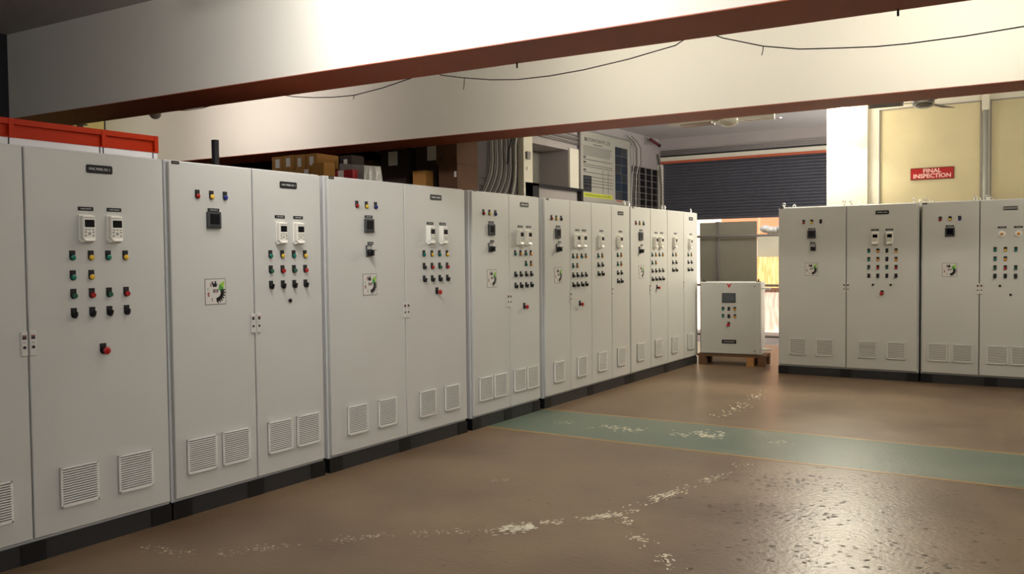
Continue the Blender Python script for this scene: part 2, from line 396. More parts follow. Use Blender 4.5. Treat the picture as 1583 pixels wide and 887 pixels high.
# pillar and partition behind the right-hand row
struct(box('trim_3', -2.72, -2.215, 12.0, 12.5, 0, 3.555, 'frame_cream'))
b = MB(); b.box(-2.215, 4.7, 12.06, 12.12, 0, 2.13, 'frame_cream').box(-2.215, 4.7, 12.06, 12.12, 3.345, 3.555, 'frame_cream').box(-2.215, -2.085, 12.06, 12.12, 2.13, 3.345, 'frame_cream')
wp = struct(b.obj('wall_partition'))
for x0, x1 in ((-2.085, -.925), (-.83, .33), (.43, 1.6), (1.7, 2.87)):
    box('partition_board', x0, x1, 12.075, 12.11, 2.13, 3.345, 'board_beige', wp)
    for a in ((x0, x1, 2.13, 2.142), (x0, x0+.012, 2.13, 3.345), (x1-.012, x1, 2.13, 3.345), (x0, x1, 3.333, 3.345)):
        box('board_bead', a[0], a[1], 12.05, 12.08, a[2], a[3], 'pipe_grey', wp)
for x in (-.905, .355, 1.63):
    box('partition_mullion', x-.02, x+.075, 12.06, 12.12, 2.13, 3.345, 'frame_cream', wp)
    MB().cyl((x+.028, 12.03, 0), (x+.028, 12.03, 3.23), .028, 'post_grey').obj('partition_post', wp)
    box('post_bracket', x-.012, x+.072, 11.99, 12.06, 3.22, 3.41, 'frame_cream', wp, .006)

# yard outside the shutter
struct(box('trim_yard_ground', -14, 6, 14.6, 24, -.12, -.01, 'yard'))
struct(box('wall_yard', -14, 6, 19.2, 19.4, -.1, 3.4, 'yard_wall'))
tag(box('salmon_tarpaulin', -6.6, -3.9, 19.1, 19.199, 1.95, 3.3, 'salmon'), 'salmon orange sheet fixed high on the sunlit yard wall', 'tarpaulin')
tag(MB().cyl((-5.42, 18.0, -.01), (-5.42, 18.0, 2.9), .035, 'salmon').obj('yard_post'), 'thin salmon painted post standing outside the roller shutter', 'post')
tag(box('bamboo_screen', -5.3, -4.2, 17.2, 17.24, .85, 1.46, 'mat_gold'), 'golden ribbed sheet in sunlight outside the shutter, upper of two', 'screen')
tag(box('rose_screen', -5.3, -4.2, 17.26, 17.30, -.01, .85, 'mat_rose'), 'pinkish ribbed sheet outside the shutter, below the golden one', 'screen')
tag(box('grey_crate', -5.25, -4.2, 17.32, 17.8, -.01, 1.87, 'sheet_grey', bev=.01), 'tall plain grey crate behind the golden ribbed sheet', 'crate')
b = MB()
for k in range(9): b.ball((-5.15+k*.11, 17.5+random.uniform(-.05, .05), 1.87+.08+random.uniform(0, .1)), .11, 'wrap', (1.1, 1., .75), 10)
tag(b.obj('plastic_bundle'), 'crumpled clear plastic bundle lying on top of the grey crate', 'plastic')
b = MB(); b.ball((-4.15, 15.6, .12), .17, 'bag_dark', (1.2, .9, .8), 12); b.cyl((-4.15, 15.6, .2), (-4.1, 15.6, .32), .05, 'bag_dark', .02, 10)
tag(b.obj('dark_bag'), 'dark bag lying on the ground outside the shutter', 'bag')
# gate rails and grey sheets just inside the opening
g = thing('barrier_gate', 'grey three-rail tube barrier standing across the shutter opening', 'barrier', (-4.4, 13.3, 0))
for z in (.26, 1.04, 1.80): MB().cyl((-1.1, 0, z), (1.3, 0, z), .018, 'bar_grey', seg=10).obj('rail', g)
for x in (-1.08, 1.28): MB().cyl((x, 0, 0), (x, 0, 1.86), .02, 'bar_grey', seg=10).obj('upright', g)
tag(box('plain_sheet', -4.985, -4.715, 13.40, 13.43, .0, 2.02, 'sheet_grey'), 'narrow grey sheet standing left of a steel stud behind the small cabinet', 'sheet')
tag(box('plain_sheet', -4.66, -4.075, 13.40, 13.43, .0, 2.025, 'sheet_grey'), 'wide grey sheet standing right of a steel stud behind the small cabinet', 'sheet')
tag(MB().box(-4.712, -4.695, 13.36, 13.43, 0, 2.03, 'bar_grey').box(-4.68, -4.663, 13.36, 13.43, 0, 2.03, 'bar_grey').box(-4.695, -4.68, 13.38, 13.40, 0, 2.03, 'pipe_grey').obj('steel_stud'), 'upright grooved steel stud between two grey sheets', 'stud')

# ================================================================ CABINETS
ME = {}
LENS = dict(g='lens_green', y='lens_yellow', a='lens_amber', r='lens_red', b='lens_blue', k='lens_black')
CAPS = dict(g='cap_green', r='cap_red', k='lens_black')
def glyphs(b, x0, x1, z, h, m, y=-.0032):
    """unreadable engraved lettering: a row of unequal strokes"""
    x = x0
    while x < x1:
        w = random.uniform(.5, 1.)*h*.75
        b.box(x, min(x+w, x1), y, y+.001, z-h/2, z+h/2*random.uniform(.5, 1), m); x += w+h*.3+(h*.5 if random.random() < .2 else 0)
def proto(kind, v):
    key = kind+v
    if key in ME: return ME[key]
    b = MB()
    if kind == 'np':
        b.prism([(-.075, -.016), (-.069, -.022), (.069, -.022), (.075, -.016), (.075, .016), (.069, .022), (-.069, .022), (-.075, .016)], .003, 'panel_black' if v != 'w' else 'alu')
        if v == 'w': b.box(-.066, .066, -.0036, -.003, -.019, -.008, 'panel_black').box(-.066, .066, -.0036, -.003, .010, .019, 'panel_black')
        elif v == '': glyphs(b, -.058, .058, 0, .009, 'text_white')
    elif kind == 'lb':
        w = .036 if not v else .026
        b.box(-w, w, -.003, 0, -.009, .009, 'panel_black'); glyphs(b, -w*.7, w*.7, 0, .005, 'text_white')
    elif kind == 'cl':
        b.box(-.026, .026, -.002, 0, -.009, .009, 'panel_black'); glyphs(b, -.018, .018, 0, .004, 'key_grey', -.0025)
    elif kind == 'kp':
        b.box(-.046, .046, -.012, 0, -.072, .084, 'white_plastic', .003)
        b.box(-.042, .042, -.050, -.012, -.060, .078, 'white_plastic', .005)
        b.hexa([(-.042, -.012, -.086), (.042, -.012, -.086), (.042, -.012, -.058), (-.042, -.012, -.058), (-.028, -.058, -.074), (.028, -.058, -.074), (.042, -.050, -.056), (-.042, -.050, -.056)], 'white_plastic')
        b.box(-.030, .034, -.0525, -.05, .008, .052, 'lcd', .001)
        b.box(-.036, .038, -.0525, -.05, .062, .066, 'key_grey')
        for x in (-.024, 0, .024): b.box(x-.007, x+.007, -.053, -.05, -.010, -.003, 'key_grey')
        b.cyl((0, -.05, -.03), (0, -.053, -.03), .010, 'key_grey', seg=12)
        for x in (-.026, .026):
            for z in (-.022, -.042): b.box(x-.006, x+.006, -.053, -.05, z-.005, z+.005, 'key_grey')
    elif kind in ('il', 'pb', 'ss'):
        b.prism([(-.016, .028), (-.016, -.012), (-.011, -.023), (0, -.028), (.011, -.023), (.016, -.012), (.016, .028)], .004, 'black')
        b.box(-.011, .011, -.0046, -.004, .012, .022, 'seal')
        b.cyl((0, -.004, -.010), (0, -.014, -.010), .0165, 'black' if kind != 'il' else 'panel_black', seg=14)
        if kind == 'il':
            b.cyl((0, -.014, -.010), (0, -.021, -.010), .0145, LENS[v], seg=14); b.ball((0, -.021, -.010), .0142, LENS[v], (1, .5, 1), 14)
        elif kind == 'pb':
            b.cyl((0, -.014, -.010), (0, -.030, -.010), .0145, CAPS[v], .0135, 14)
        else:
            b.cyl((0, -.014, -.010), (0, -.024, -.010), .014, 'black', seg=14)
            b.hexa([(-.009, -.024, -.026), (-.001, -.024, -.028), (.011, -.024, .006), (.003, -.024, .008), (-.008, -.044, -.024), (-.002, -.044, -.026), (.009, -.040, .004), (.004, -.040, .006)], 'black')
    elif kind == 'wl':
        b.cyl((0, 0, 0), (0, -.010, 0), .038, 'white_plastic', .034, 20); b.cyl((0, -.010, 0), (0, -.024, 0), .016, 'lens_amber', .013, 14); b.ball((0, -.024, 0), .0128, 'lens_amber', (1, .5, 1), 12)
    elif kind == 'es':
        b.prism([(-.019, .034), (-.019, -.012), (-.012, -.026), (0, -.031), (.012, -.026), (.019, -.012), (.019, .034)], .004, 'black')
        b.box(-.013, .013, -.0046, -.004, .02, .03, 'seal')
        b.cyl((0, -.004, -.008), (0, -.034, -.008), .013, 'black', seg=14); b.cyl((0, -.030, -.008), (0, -.046, -.008), .017, 'stop_red', .023, 18); b.ball((0, -.046, -.008), .0228, 'stop_red', (1, .45, 1), 18)
    elif kind == 'sb':
        b.cyl((0, 0, 0), (0, -.012, 0), .016, 'black', seg=14); b.cyl((0, -.012, 0), (0, -.018, 0), .011, 'panel_black', seg=12)
    elif kind == 'mt':
        b.box(-.05, .05, -.018, 0, -.05, .05, 'meter_grey', .003); b.box(-.034, .034, -.0195, -.018, -.026, .036, 'lcd')
        for k in range(4): b.box(-.034+k*.019, -.023+k*.019, -.0205, -.018, -.042, -.034, 'seal')
    elif kind == 'rs':
        b.box(-.032, .032, -.012, 0, -.042, .042, 'meter_grey', .003); b.box(-.026, .026, -.014, -.012, .012, .034, 'key_grey')
        b.cyl((0, -.012, -.014), (0, -.034, -.014), .024, 'black', .021, 16); b.box(-.007, .007, -.056, -.034, -.036, .008, 'black', .002); b.cyl((.0, -.046, .004), (.03, -.050, .006), .003, 'metal', seg=8)
    elif kind == 'lt':
        b.box(-.017, .017, -.008, 0, -.062, .062, 'sticker', .003)
        b.box(-.010, .010, -.0088, -.008, .022, .044, 'seal'); b.box(-.010, .010, -.0092, -.008, .036, .044, 'mark_red'); b.cyl((0, -.008, -.018), (0, -.010, -.018), .008, 'seal', seg=12); b.box(-.007, .007, -.0088, -.008, .004, .010, 'key_grey')
    elif kind == 'vg':
        s = dict(L=.104, S=.102)[v]
        b.box(-s, s, -.004, 0, -s, s, 'seal')
        for a in ((-s, s, s-.010, s), (-s, s, -s, -s+.010)): b.box(a[0], a[1], -.016, -.004, a[2], a[3], 'vent_white')
        for x in (-s, s-.008): b.box(x, x+.008, -.016, -.004, -s, s, 'vent_white')
        n = 15; st = (2*s-.020)/n
        for k in range(n):
            z = -s+.010+k*st
            b.hexa([(-s+.008, -.006, z+st*.22), (s-.008, -.006, z+st*.22), (s-.008, -.006, z+st*.52), (-s+.008, -.006, z+st*.52), (-s+.008, -.0165, z), (s-.008, -.0165, z), (s-.008, -.0165, z+st*.54), (-s+.008, -.0165, z+st*.54)], 'vent_white')
    elif kind == 'lg':
        b.box(-.078, .078, -.0012, 0, -.080, .080, 'bar_grey'); b.box(-.073, .073, -.0018, -.0012, -.075, .075, 'sticker')
        y = -.0024
        P = []                                     # toothed black arc on the right-hand side
        N = 15
        for k in range(N):
            a0 = math.radians(-92+k*118/N); a1 = math.radians(-92+(k+1)*118/N); ro = .067 if k % 2 else .055
            b.poly([(x*1+.006, y, z-.006) for x, z in ((.031*math.cos(a0), .031*math.sin(a0)), (ro*math.cos(a0), ro*math.sin(a0)), (ro*math.cos(a1), ro*math.sin(a1)), (.031*math.cos(a1), .031*math.sin(a1)))], 'black')
        for k in range(4):
            a0 = math.radians(70+k*11); a1 = math.radians(70+(k+1)*11); ro = .066 if k % 2 else .052
            b.poly([(x-.004, y, z-.002) for x, z in ((.031*math.cos(a0), .031*math.sin(a0)), (ro*math.cos(a0), ro*math.sin(a0)), (ro*math.cos(a1), ro*math.sin(a1)), (.031*math.cos(a1), .031*math.sin(a1)))], 'black')
        b.poly([(.020, y, .008), (.046, y, .006), (.060, y, .020), (.044, y, .034)], 'leaf_green'); b.poly([(.020, y, .010), (.044, y, .034), (.030, y, .046)], 'leaf_green')
        b.poly([(.044, y, .034), (.060, y, .020), (.068, y, .066)], 'leaf_light'); b.poly([(.030, y, .046), (.044, y, .034), (.068, y, .066)], 'leaf_light')
        for x, z, w, h, m in ((-.034, .040, .008, .020, 'mark_red'), (-.056, .016, .004, .016, 'leaf_green'), (-.052, -.016, .012, .026, 'mark_red'), (-.026, -.048, .005, .022, 'mark_red'), (-.012, .004, .009, .022, 'seal'), (.002, .004, .009, .022, 'mark_red'), (.015, .004, .007, .022, 'seal')):
            b.box(x-w/2, x+w/2, y, y+.0008, z-h/2, z+h/2, m)
    ME[key] = b.mesh(kind+v); return ME[key]
PART = dict(np='nameplate', lb='label_plate', cl='corner_label', kp='drive_keypad', il='indicator_lamp', pb='push_button', ss='selector_switch', wl='indicator_lamp', es='emergency_stop', sb='round_button', mt='digital_meter', rs='rotary_switch', lt='door_latch', vg='vent_grille', lg='logo_sticker')
CNAME = dict(g='green', y='yellow', a='amber', r='red', b='blue')
def fit_item(door, k, v, s, z):
    vv = v if k != 'vg' else v
    me = proto(k, 't' if (k == 'np' and v in ('2', '3')) else vv)
    o = put(PART[k], me, door, (s, 0, z))
    o.scale = dict(kp=(.84, .80, .88), il=(1.02, .62, .97), pb=(1.02, .70, .97), ss=(1.02, .72, .97), lb=(1.18, 1, 1.1), sb=(.8, .8, .8), es=(.95, .85, .9)).get(k, (1, 1, 1))
    if k in ('il', 'pb', 'wl') and v in CNAME: o['label'] = CNAME[v] + (' push button' if k == 'pb' else ' indicator lamp')
    if k == 'es': o['label'] = 'red mushroom emergency stop'
    return o
def eye_mesh():
    b = MB(); b.cyl((0, 0, 0), (0, 0, .022), .013, 'zinc', .010, 10)
    b.tube([(.017*math.cos(a), 0, .038+.017*math.sin(a)) for a in [2*math.pi*k/14 for k in range(15)]], .006, 'zinc', 8); return b.mesh('eye_bolt')
EYE = eye_mesh()
TH = .024                                            # door thickness; doors' faces lie on local y = 0
def cabinet(label, row, c0, c1, seams, tables, grp, eyes=(), vent='L', depth=.60, z0=.10, z1=2.10):
    w = c1-c0; mid = (c0+c1)/2
    if row == 'left': root = thing('control_cabinet', label, 'cabinet', (-4.387, mid, 0), math.pi/2, grp)
    else: root = thing('control_cabinet', label, 'cabinet', (mid, 11.157, 0), 0, grp)
    h = w/2
    box('body', -h, h, TH+.003, depth, z0, z1, 'frame_grey', root, .004)
    box('gasket', -h+.030, h-.030, TH-.006, TH+.003, z0+.024, z1-.012, 'seal', root)
    # plinth: dark blocks at ends and middle, panels between
    bl = .13; xs = [(-h, -h+bl), (-bl/2, bl/2), (h-bl, h)]
    for a, e in xs: box('plinth_block', a, e, .012, depth-.01, 0, z0, 'plinth_block', root)
    for a, e in ((-h+bl, -bl/2), (bl/2, h-bl)): box('plinth_panel', a, e, .016, depth-.02, 0, z0, 'plinth_black', root)
    for x in eyes:
        for y in (.05, depth-.06): put('eye_bolt', EYE, root, (x-mid, y, z1))
    ed = [c0]+list(seams)+[c1]
    for i, t in enumerate(tables):
        a, e = ed[i]-mid, ed[i+1]-mid
        a += .014 if i == 0 else .0045; e -= .014 if i == len(tables)-1 else .0045
        d = box('door', a, e, 0, TH, z0+.022, z1-.008, 'powder_grey', root, .0035)
        for k, v, s, z in t:
            o = fit_item(d, k, vent if k == 'vg' else v, s-mid, z)
            if k == 'np' and v in ('2', '3'):
                NP.append((d, s-mid, z, v))
    return root
NP = []
T = {
'A1': [('vg','',2.170,0.342),('lt','',2.356,1.110)],
'A2': [('np','3',2.784,2.008),('lb','',2.700,1.795),('lb','',2.863,1.795),('kp','',2.695,1.690),('kp','',2.854,1.690),('il','g',2.620,1.548),('il','y',2.722,1.548),('il','g',2.821,1.548),('il','y',2.923,1.548),('il','g',2.620,1.445),('il','y',2.722,1.445),('pb','g',2.620,1.348),('pb','r',2.722,1.348),('pb','g',2.821,1.348),('pb','r',2.923,1.348),('ss','k',2.620,1.248),('ss','k',2.722,1.248),('ss','k',2.821,1.248),('ss','k',2.923,1.248),('es','',2.778,1.046),('vg','',2.622,0.350),('vg','',2.950,0.350),('lt','',2.400,1.110)],
'B1': [('cl','',3.258,2.085),('il','r',3.405,1.909),('il','y',3.506,1.909),('il','b',3.607,1.909),('lb','',3.519,1.820),('mt','',3.515,1.759),('lg','',3.521,1.325),('lt','',3.803,1.112),('vg','',3.393,0.356),('vg','',3.648,0.356)],
'B2': [('np','2',4.127,2.008),('lb','',4.047,1.796),('lb','',4.209,1.796),('kp','',4.043,1.690),('kp','',4.196,1.690),('il','g',3.961,1.550),('il','y',4.062,1.550),('il','g',4.163,1.550),('il','y',4.265,1.550),('pb','g',3.961,1.451),('pb','r',4.062,1.451),('pb','g',4.163,1.451),('pb','r',4.265,1.451),('ss','k',3.961,1.351),('ss','k',4.062,1.351),('ss','k',4.163,1.351),('ss','k',4.265,1.351),('sb','',4.122,1.242),('lt','',3.851,1.112),('vg','',4.010,0.356),('vg','',4.262,0.356)],
'C1': [('cl','',4.531,2.087),('il','r',4.787,1.910),('il','y',4.890,1.910),('il','b',4.992,1.910),('lb','',4.912,1.824),('mt','',4.910,1.758),('lb','s',4.928,1.629),('rs','',4.906,1.572),('lg','',4.917,1.323),('lt','',5.311,1.111),('vg','',4.754,0.345),('vg','',5.085,0.345)],
'C2': [('np','',5.733,2.009),('lb','',5.650,1.795),('lb','',5.818,1.795),('kp','',5.635,1.701),('kp','',5.807,1.701),('il','g',5.564,1.551),('il','y',5.668,1.551),('il','g',5.770,1.551),('il','y',5.873,1.551),('pb','k',5.564,1.449),('pb','r',5.668,1.449),('pb','g',5.770,1.449),('pb','r',5.873,1.449),('ss','k',5.564,1.347),('ss','k',5.668,1.347),('ss','k',5.770,1.347),('ss','k',5.873,1.347),('es','',5.729,1.243),('lt','',5.352,1.111),('vg','',5.583,0.341),('vg','',5.916,0.341)],
'D1': [('cl','',6.289,2.099),('il','r',6.420,1.913),('il','y',6.514,1.913),('il','b',6.611,1.913),('lb','',6.540,1.827),('mt','',6.536,1.761),('lb','s',6.553,1.658),('rs','',6.520,1.603),('lg','',6.543,1.324),('lt','',6.801,1.118),('vg','',6.422,0.347),('vg','',6.657,0.347)],
'D2': [('np','',7.111,2.010),('lb','',7.032,1.801),('lb','',7.185,1.801),('kp','',7.002,1.699),('kp','',7.149,1.699),('il','g',6.939,1.552),('il','a',7.032,1.552),('il','g',7.129,1.552),('il','a',7.222,1.552),('il','g',7.129,1.451),('il','a',7.222,1.451),('pb','k',6.939,1.352),('pb','k',7.032,1.352),('pb','k',7.129,1.352),('pb','k',7.222,1.352),('ss','k',6.939,1.248),('ss','k',7.032,1.248),('ss','k',7.129,1.248),('ss','k',7.222,1.248),('es','',7.091,1.047),('lt','',6.843,1.116),('vg','',6.994,0.353),('vg','',7.230,0.353)],
'E1': [('cl','',7.548,2.085),('il','r',7.626,1.903),('il','y',7.725,1.903),('il','k',7.823,1.903),('lb','',7.758,1.818),('mt','',7.744,1.749),('lb','s',7.785,1.660),('rs','',7.742,1.603),('lg','',7.754,1.325),('vg','',7.750,0.344)],
'E2': [('lb','',8.170,1.790),('lb','',8.321,1.790),('kp','',8.131,1.680),('kp','',8.279,1.680),('il','g',8.068,1.518),('il','a',8.162,1.518),('il','g',8.261,1.518),('il','a',8.355,1.518),('il','g',8.068,1.418),('il','a',8.162,1.418),('pb','k',8.068,1.319),('pb','k',8.162,1.319),('pb','k',8.261,1.319),('pb','k',8.355,1.319),('ss','k',8.068,1.218),('ss','k',8.162,1.218),('ss','k',8.261,1.218),('ss','k',8.355,1.218),('es','',8.213,1.015),('lt','',8.012,1.089),('vg','',8.248,0.343)],
'E3': [('lb','',8.731,1.791),('kp','',8.691,1.678),('il','g',8.649,1.520),('il','a',8.748,1.520),('pb','k',8.649,1.419),('pb','k',8.748,1.419),('ss','k',8.649,1.321),('ss','k',8.748,1.321),('vg','',8.733,0.344)],
'E4': [('np','',9.222,2.004),('lb','',9.219,1.794),('kp','',9.169,1.679),('il','g',9.139,1.525),('il','a',9.233,1.525),('il','g',9.139,1.423),('il','a',9.233,1.423),('pb','k',9.139,1.321),('pb','k',9.233,1.321),('ss','k',9.139,1.226),('ss','k',9.233,1.226),('lt','',8.990,1.105),('vg','',9.222,0.349)],
'F1': [('cl','',9.568,2.084),('il','r',9.642,1.906),('il','y',9.752,1.906),('il','k',9.864,1.906),('lb','',9.791,1.819),('mt','',9.776,1.748),('lb','s',9.812,1.641),('rs','',9.756,1.582),('lg','',9.798,1.316),('vg','',9.766,0.350)],
'F2': [('lb','',10.249,1.797),('lb','',10.429,1.797),('kp','',10.199,1.679),('kp','',10.374,1.679),('il','g',10.125,1.524),('il','a',10.237,1.524),('il','g',10.349,1.524),('il','a',10.458,1.524),('il','g',10.125,1.425),('il','a',10.237,1.425),('pb','k',10.125,1.324),('pb','k',10.237,1.324),('pb','k',10.349,1.324),('pb','k',10.458,1.324),('ss','k',10.125,1.222),('ss','k',10.237,1.222),('ss','k',10.349,1.222),('ss','k',10.458,1.222),('es','',10.270,1.115),('lt','',10.060,1.103),('vg','',10.301,0.349)],
'F3': [('lb','',10.886,1.798),('kp','',10.829,1.680),('il','g',10.791,1.522),('il','y',10.904,1.522),('pb','k',10.791,1.423),('pb','k',10.904,1.423),('ss','k',10.791,1.323),('ss','k',10.904,1.323),('vg','',10.848,0.338)],
'F4': [('np','',11.446,2.009),('lb','',11.444,1.797),('kp','',11.379,1.672),('il','g',11.338,1.520),('il','y',11.457,1.520),('pb','k',11.338,1.419),('pb','k',11.457,1.419),('ss','k',11.338,1.319),('ss','k',11.457,1.319),('lt','',11.175,1.112),('vg','',11.411,0.332)],
'G1': [('cl','',-3.075,2.093),('il','r',-2.804,1.909),('il','y',-2.705,1.909),('il','k',-2.598,1.909),('lb','',-2.705,1.822),('mt','',-2.705,1.756),('lb','s',-2.693,1.649),('rs','',-2.687,1.591),('lg','',-2.709,1.323),('lt','',-2.319,1.098),('vg','',-2.874,0.355),('vg','',-2.550,0.355)],
'G2': [('np','',-1.890,1.997),('lb','',-1.971,1.790),('lb','',-1.811,1.790),('kp','',-1.965,1.690),('kp','',-1.805,1.690),('il','g',-2.039,1.542),('il','a',-1.937,1.542),('il','k',-1.837,1.542),('il','a',-1.736,1.542),('il','g',-2.039,1.441),('il','a',-1.937,1.441),('il','k',-1.837,1.441),('il','a',-1.736,1.441),('pb','g',-2.039,1.345),('pb','r',-1.937,1.345),('pb','g',-1.837,1.345),('pb','r',-1.736,1.345),('ss','k',-2.039,1.243),('ss','k',-1.937,1.243),('ss','k',-1.837,1.243),('ss','k',-1.736,1.243),('sb','',-1.991,1.137),('sb','',-1.792,1.137),('es','',-1.889,1.040),('lt','',-2.276,1.098),('vg','',-2.054,0.357),('vg','',-1.730,0.357)],
'H1': [('cl','',-1.430,2.081),('il','r',-1.266,1.899),('il','y',-1.166,1.899),('il','b',-1.067,1.899),('lb','',-1.167,1.814),('mt','',-1.166,1.747),('lg','',-1.168,1.312),('lt','',-0.880,1.101),('vg','',-1.287,0.360),('vg','',-1.031,0.360)],
'H2': [('np','w',-0.565,1.995),('lb','',-0.645,1.786),('lb','',-0.488,1.786),('wl','a',-0.645,1.712),('wl','a',-0.485,1.712),('il','g',-0.711,1.541),('il','y',-0.610,1.541),('il','g',-0.510,1.541),('il','y',-0.412,1.541),('il','g',-0.711,1.437),('il','a',-0.610,1.437),('pb','g',-0.711,1.337),('pb','r',-0.610,1.337),('pb','g',-0.510,1.337),('pb','r',-0.412,1.337),('ss','k',-0.711,1.243),('ss','k',-0.610,1.243),('ss','k',-0.510,1.243),('ss','k',-0.412,1.243),('sb','',-0.661,1.136),('sb','',-0.557,1.037),('lt','',-0.844,1.102),('vg','',-0.681,0.360),('vg','',-0.443,0.360)],
}
T['A1'] = T['A1'] + [('il', 'r', 1.80, 1.909), ('il', 'y', 1.90, 1.909), ('il', 'b', 2.0, 1.909), ('mt', '', 1.92, 1.76), ('vg', '', 1.82, .342)]
GL = 'cabinets in the long left-hand row'; GR = 'cabinets in the right-hand row'
cabinet('grey electrical cabinet nearest the camera, cut off by the left edge of the photo', 'left', 1.58, 3.186, (2.38,), (T['A1'], T['A2']), GL)
cabinet('grey two-door cabinet second in the left row, with meter but no rotary switch', 'left', 3.200, 4.434, (3.823,), (T['B1'], T['B2']), GL)
cabinet('wide grey two-door cabinet third from the left, widely spaced pairs of vents', 'left', 4.480, 6.150, (5.326,), (T['C1'], T['C2']), GL)
cabinet('narrow grey two-door cabinet fourth from the left, vents close together in pairs', 'left', 6.232, 7.392, (6.838,), (T['D1'], T['D2']), GL)
cabinet('grey four-door cabinet at the left end of the green walkway band', 'left', 7.478, 9.478, (8.009, 8.492, 8.986), (T['E1'], T['E2'], T['E3'], T['E4']), GL, (9.44,))
cabinet('grey four-door cabinet at the far end of the left row, beside the shutter', 'left', 9.486, 11.70, (10.075, 10.619, 11.179), (T['F1'], T['F2'], T['F3'], T['F4']), GL, (9.56, 10.56, 10.66, 11.58))
cabinet('grey two-door cabinet left end of the right row, in front of the cream pillar', 'right', -3.120, -1.492, (-2.298,), (T['G1'], T['G2']), GR, (-3.06, -2.33, -2.25, -1.545), 'S')
cabinet('grey two-door cabinet below the red sign, cut off by the right edge of the photo', 'right', -1.468, -.03, (-.865,), (T['H1'], T['H2']), GR, (-1.43, -.92, -.79, -.1), 'S')
for d, s, z, v in NP: put('nameplate_lettering', text_mesh('nameplate_lettering', 'HVAC PANEL NO. '+v, .014, 'text_white', .12), d, (s, -.003, z))

# small cabinet on a pallet
sc = thing('control_cabinet', 'small grey wall cabinet with a touch screen standing on a wooden pallet', 'cabinet', (-3.912, 11.66, .15), math.radians(7))
box('body', -.405, .405, TH, .36, 0, .99, 'frame_grey', sc, .006)
d = box('door', -.402, .402, 0, TH-.001, .012, .985, 'powder_grey', sc, .004)
b = MB(); b.box(-.092, .092, -.012, 0, -.066, .066, 'meter_grey', .004).box(-.076, .076, -.0135, -.012, -.046, .052, 'screen'); b.obj('touch_screen', d, (-.015, 0, .775))
b = MB(); b.prism([(-.034, .028), (0, -.034), (.034, .028)], .002, 'logo_red'); b.prism([(-.012, .030), (0, .006), (.012, .030)], .0026, 'label_white'); b.obj('logo_sticker', d, (-.012, 0, .940))
for x, c in ((-.095, 'g'), (-.015, 'k'), (.065, 'a')):
    for z in (.625, .525): fit_item(d, 'il', c, x, z)
fit_item(d, 'es', '', -.018, .415)
b = MB(); b.box(-.098, .098, -.003, 0, -.026, .026, 'panel_black'); glyphs(b, -.07, .075, .0, .016, 'key_grey', -.0036); b.obj('nameplate', d, (-.015, 0, .175))
fit_item(d, 'sb', '', .33, .93).scale = (.5, .5, .5); fit_item(d, 'sb', '', .33, .06).scale = (.5, .5, .5)
for x in (-.37, .37):
    b = MB(); b.cyl((x, .06, .99), (x, .06, 1.03), .010, 'black', seg=10); b.box(x-.03, x+.03, .05, .07, .99, 1.002, 'black'); b.obj('lifting_stud', sc)
for z in (.90, .07): box('side_bracket', .405, .52, .12, .15, z-.015, z+.015, 'white_plastic', sc, .003)
pl = thing('wooden_pallet', 'dark wooden pallet under the small cabinet', 'pallet', (-3.912, 11.66, 0), math.radians(7))
for k in range(4): box('top_plank', -.45, .47, -.02+k*.115, .075+k*.115, .12, .148, 'pallet_wood', pl)
for x in (-.43, .22, .37):
    for y in (-.02, .32): box('pallet_block', x, x+.10, y, y+.09, .0 if x != .22 else 0, .12, 'block_wood' if (x == .22 and y < 0) else 'pallet_wood', pl)

# ================================================================ THINGS BEHIND THE LEFT ROW
# orange-capped white enclosure
en = thing('machine_enclosure', 'white enclosure with an orange red cap band behind the nearest cabinet', 'enclosure', (-5.1, 2.4, 0), math.pi/2)
box('cabin', -1.3, 1.255, 0.004, .9, 0, 2.23, 'enclosure_white', en)
b = MB(); b.box(-1.3, 1.26, .02, .9, 2.232, 2.325, 'orange_red').box(-1.3, 1.26, 0, .02, 2.305, 2.338, 'orange_red').box(-1.3, 1.26, 0, .02, 2.228, 2.236, 'orange_red')
b.obj('cap_band', en)
for t in (1.6, 2.705, 3.272, 3.645): box('cap_rib', t-2.4-.014, t-2.4+.014, -.004, .02, 2.228, 2.338, 'orange_red', en)
for t in (2.69, 3.245, 3.268, 3.62): box('seam_strip', t-2.4-.003, t-2.4+.003, 0, .004, 0, 2.228, 'seal', en)

def carton(name, label, x0, x1, yf, z0, z1, m, depth=.3, lab=None, tape=True, grp=None, lm='label_white'):
    """carton with its front on y = yf; lab = list of (u, v, w, h) fractions of the front"""
    o = thing(name, label, 'box', ((x0+x1)/2, yf, z0), 0, grp)
    h = (x1-x0)/2; H = z1-z0
    box('carton', -h, h, 0, depth, 0, H, m, o, .003)
    if tape: box('tape_strip', -h*.12, h*.12, -.001, depth+.001, H-.0005, H+.001, 'tape', o)
    for u, v, w, hh in (lab or []): box('paper_label', -h+u*2*h-w*h, -h+u*2*h+w*h, -.0015, 0, H*(v-hh/2), H*(v+hh/2), lm, o)
    return o
def rack(label, x0, x1, y0, y1, shelves, top):
    r = thing('steel_rack', label, 'rack', ((x0+x1)/2, (y0+y1)/2, 0)); a, b_ = (x1-x0)/2, (y1-y0)/2
    for z in shelves: box('shelf', -a, a, -b_, b_, z-.03, z, 'rack_steel', r)
    for x in (-a-.03, a-.01):
        for y in (-b_, b_-.04): box('rack_post', x, x+.04, y, y+.04, 0, top, 'rack_steel', r)
    return r
tag(box('steel_post', -5.74, -5.70, 4.60, 4.64, 0, 2.466, 'rack_steel'), 'dark steel post sticking up behind the second cabinet, left of the tan cartons', 'post')
rack('dark steel rack carrying tan cartons with white labels behind the cabinets', -6.86, -5.56, 5.94, 6.62, (.4, 1.3, 2.15), 2.15)
GB = 'tan cartons on the rack'
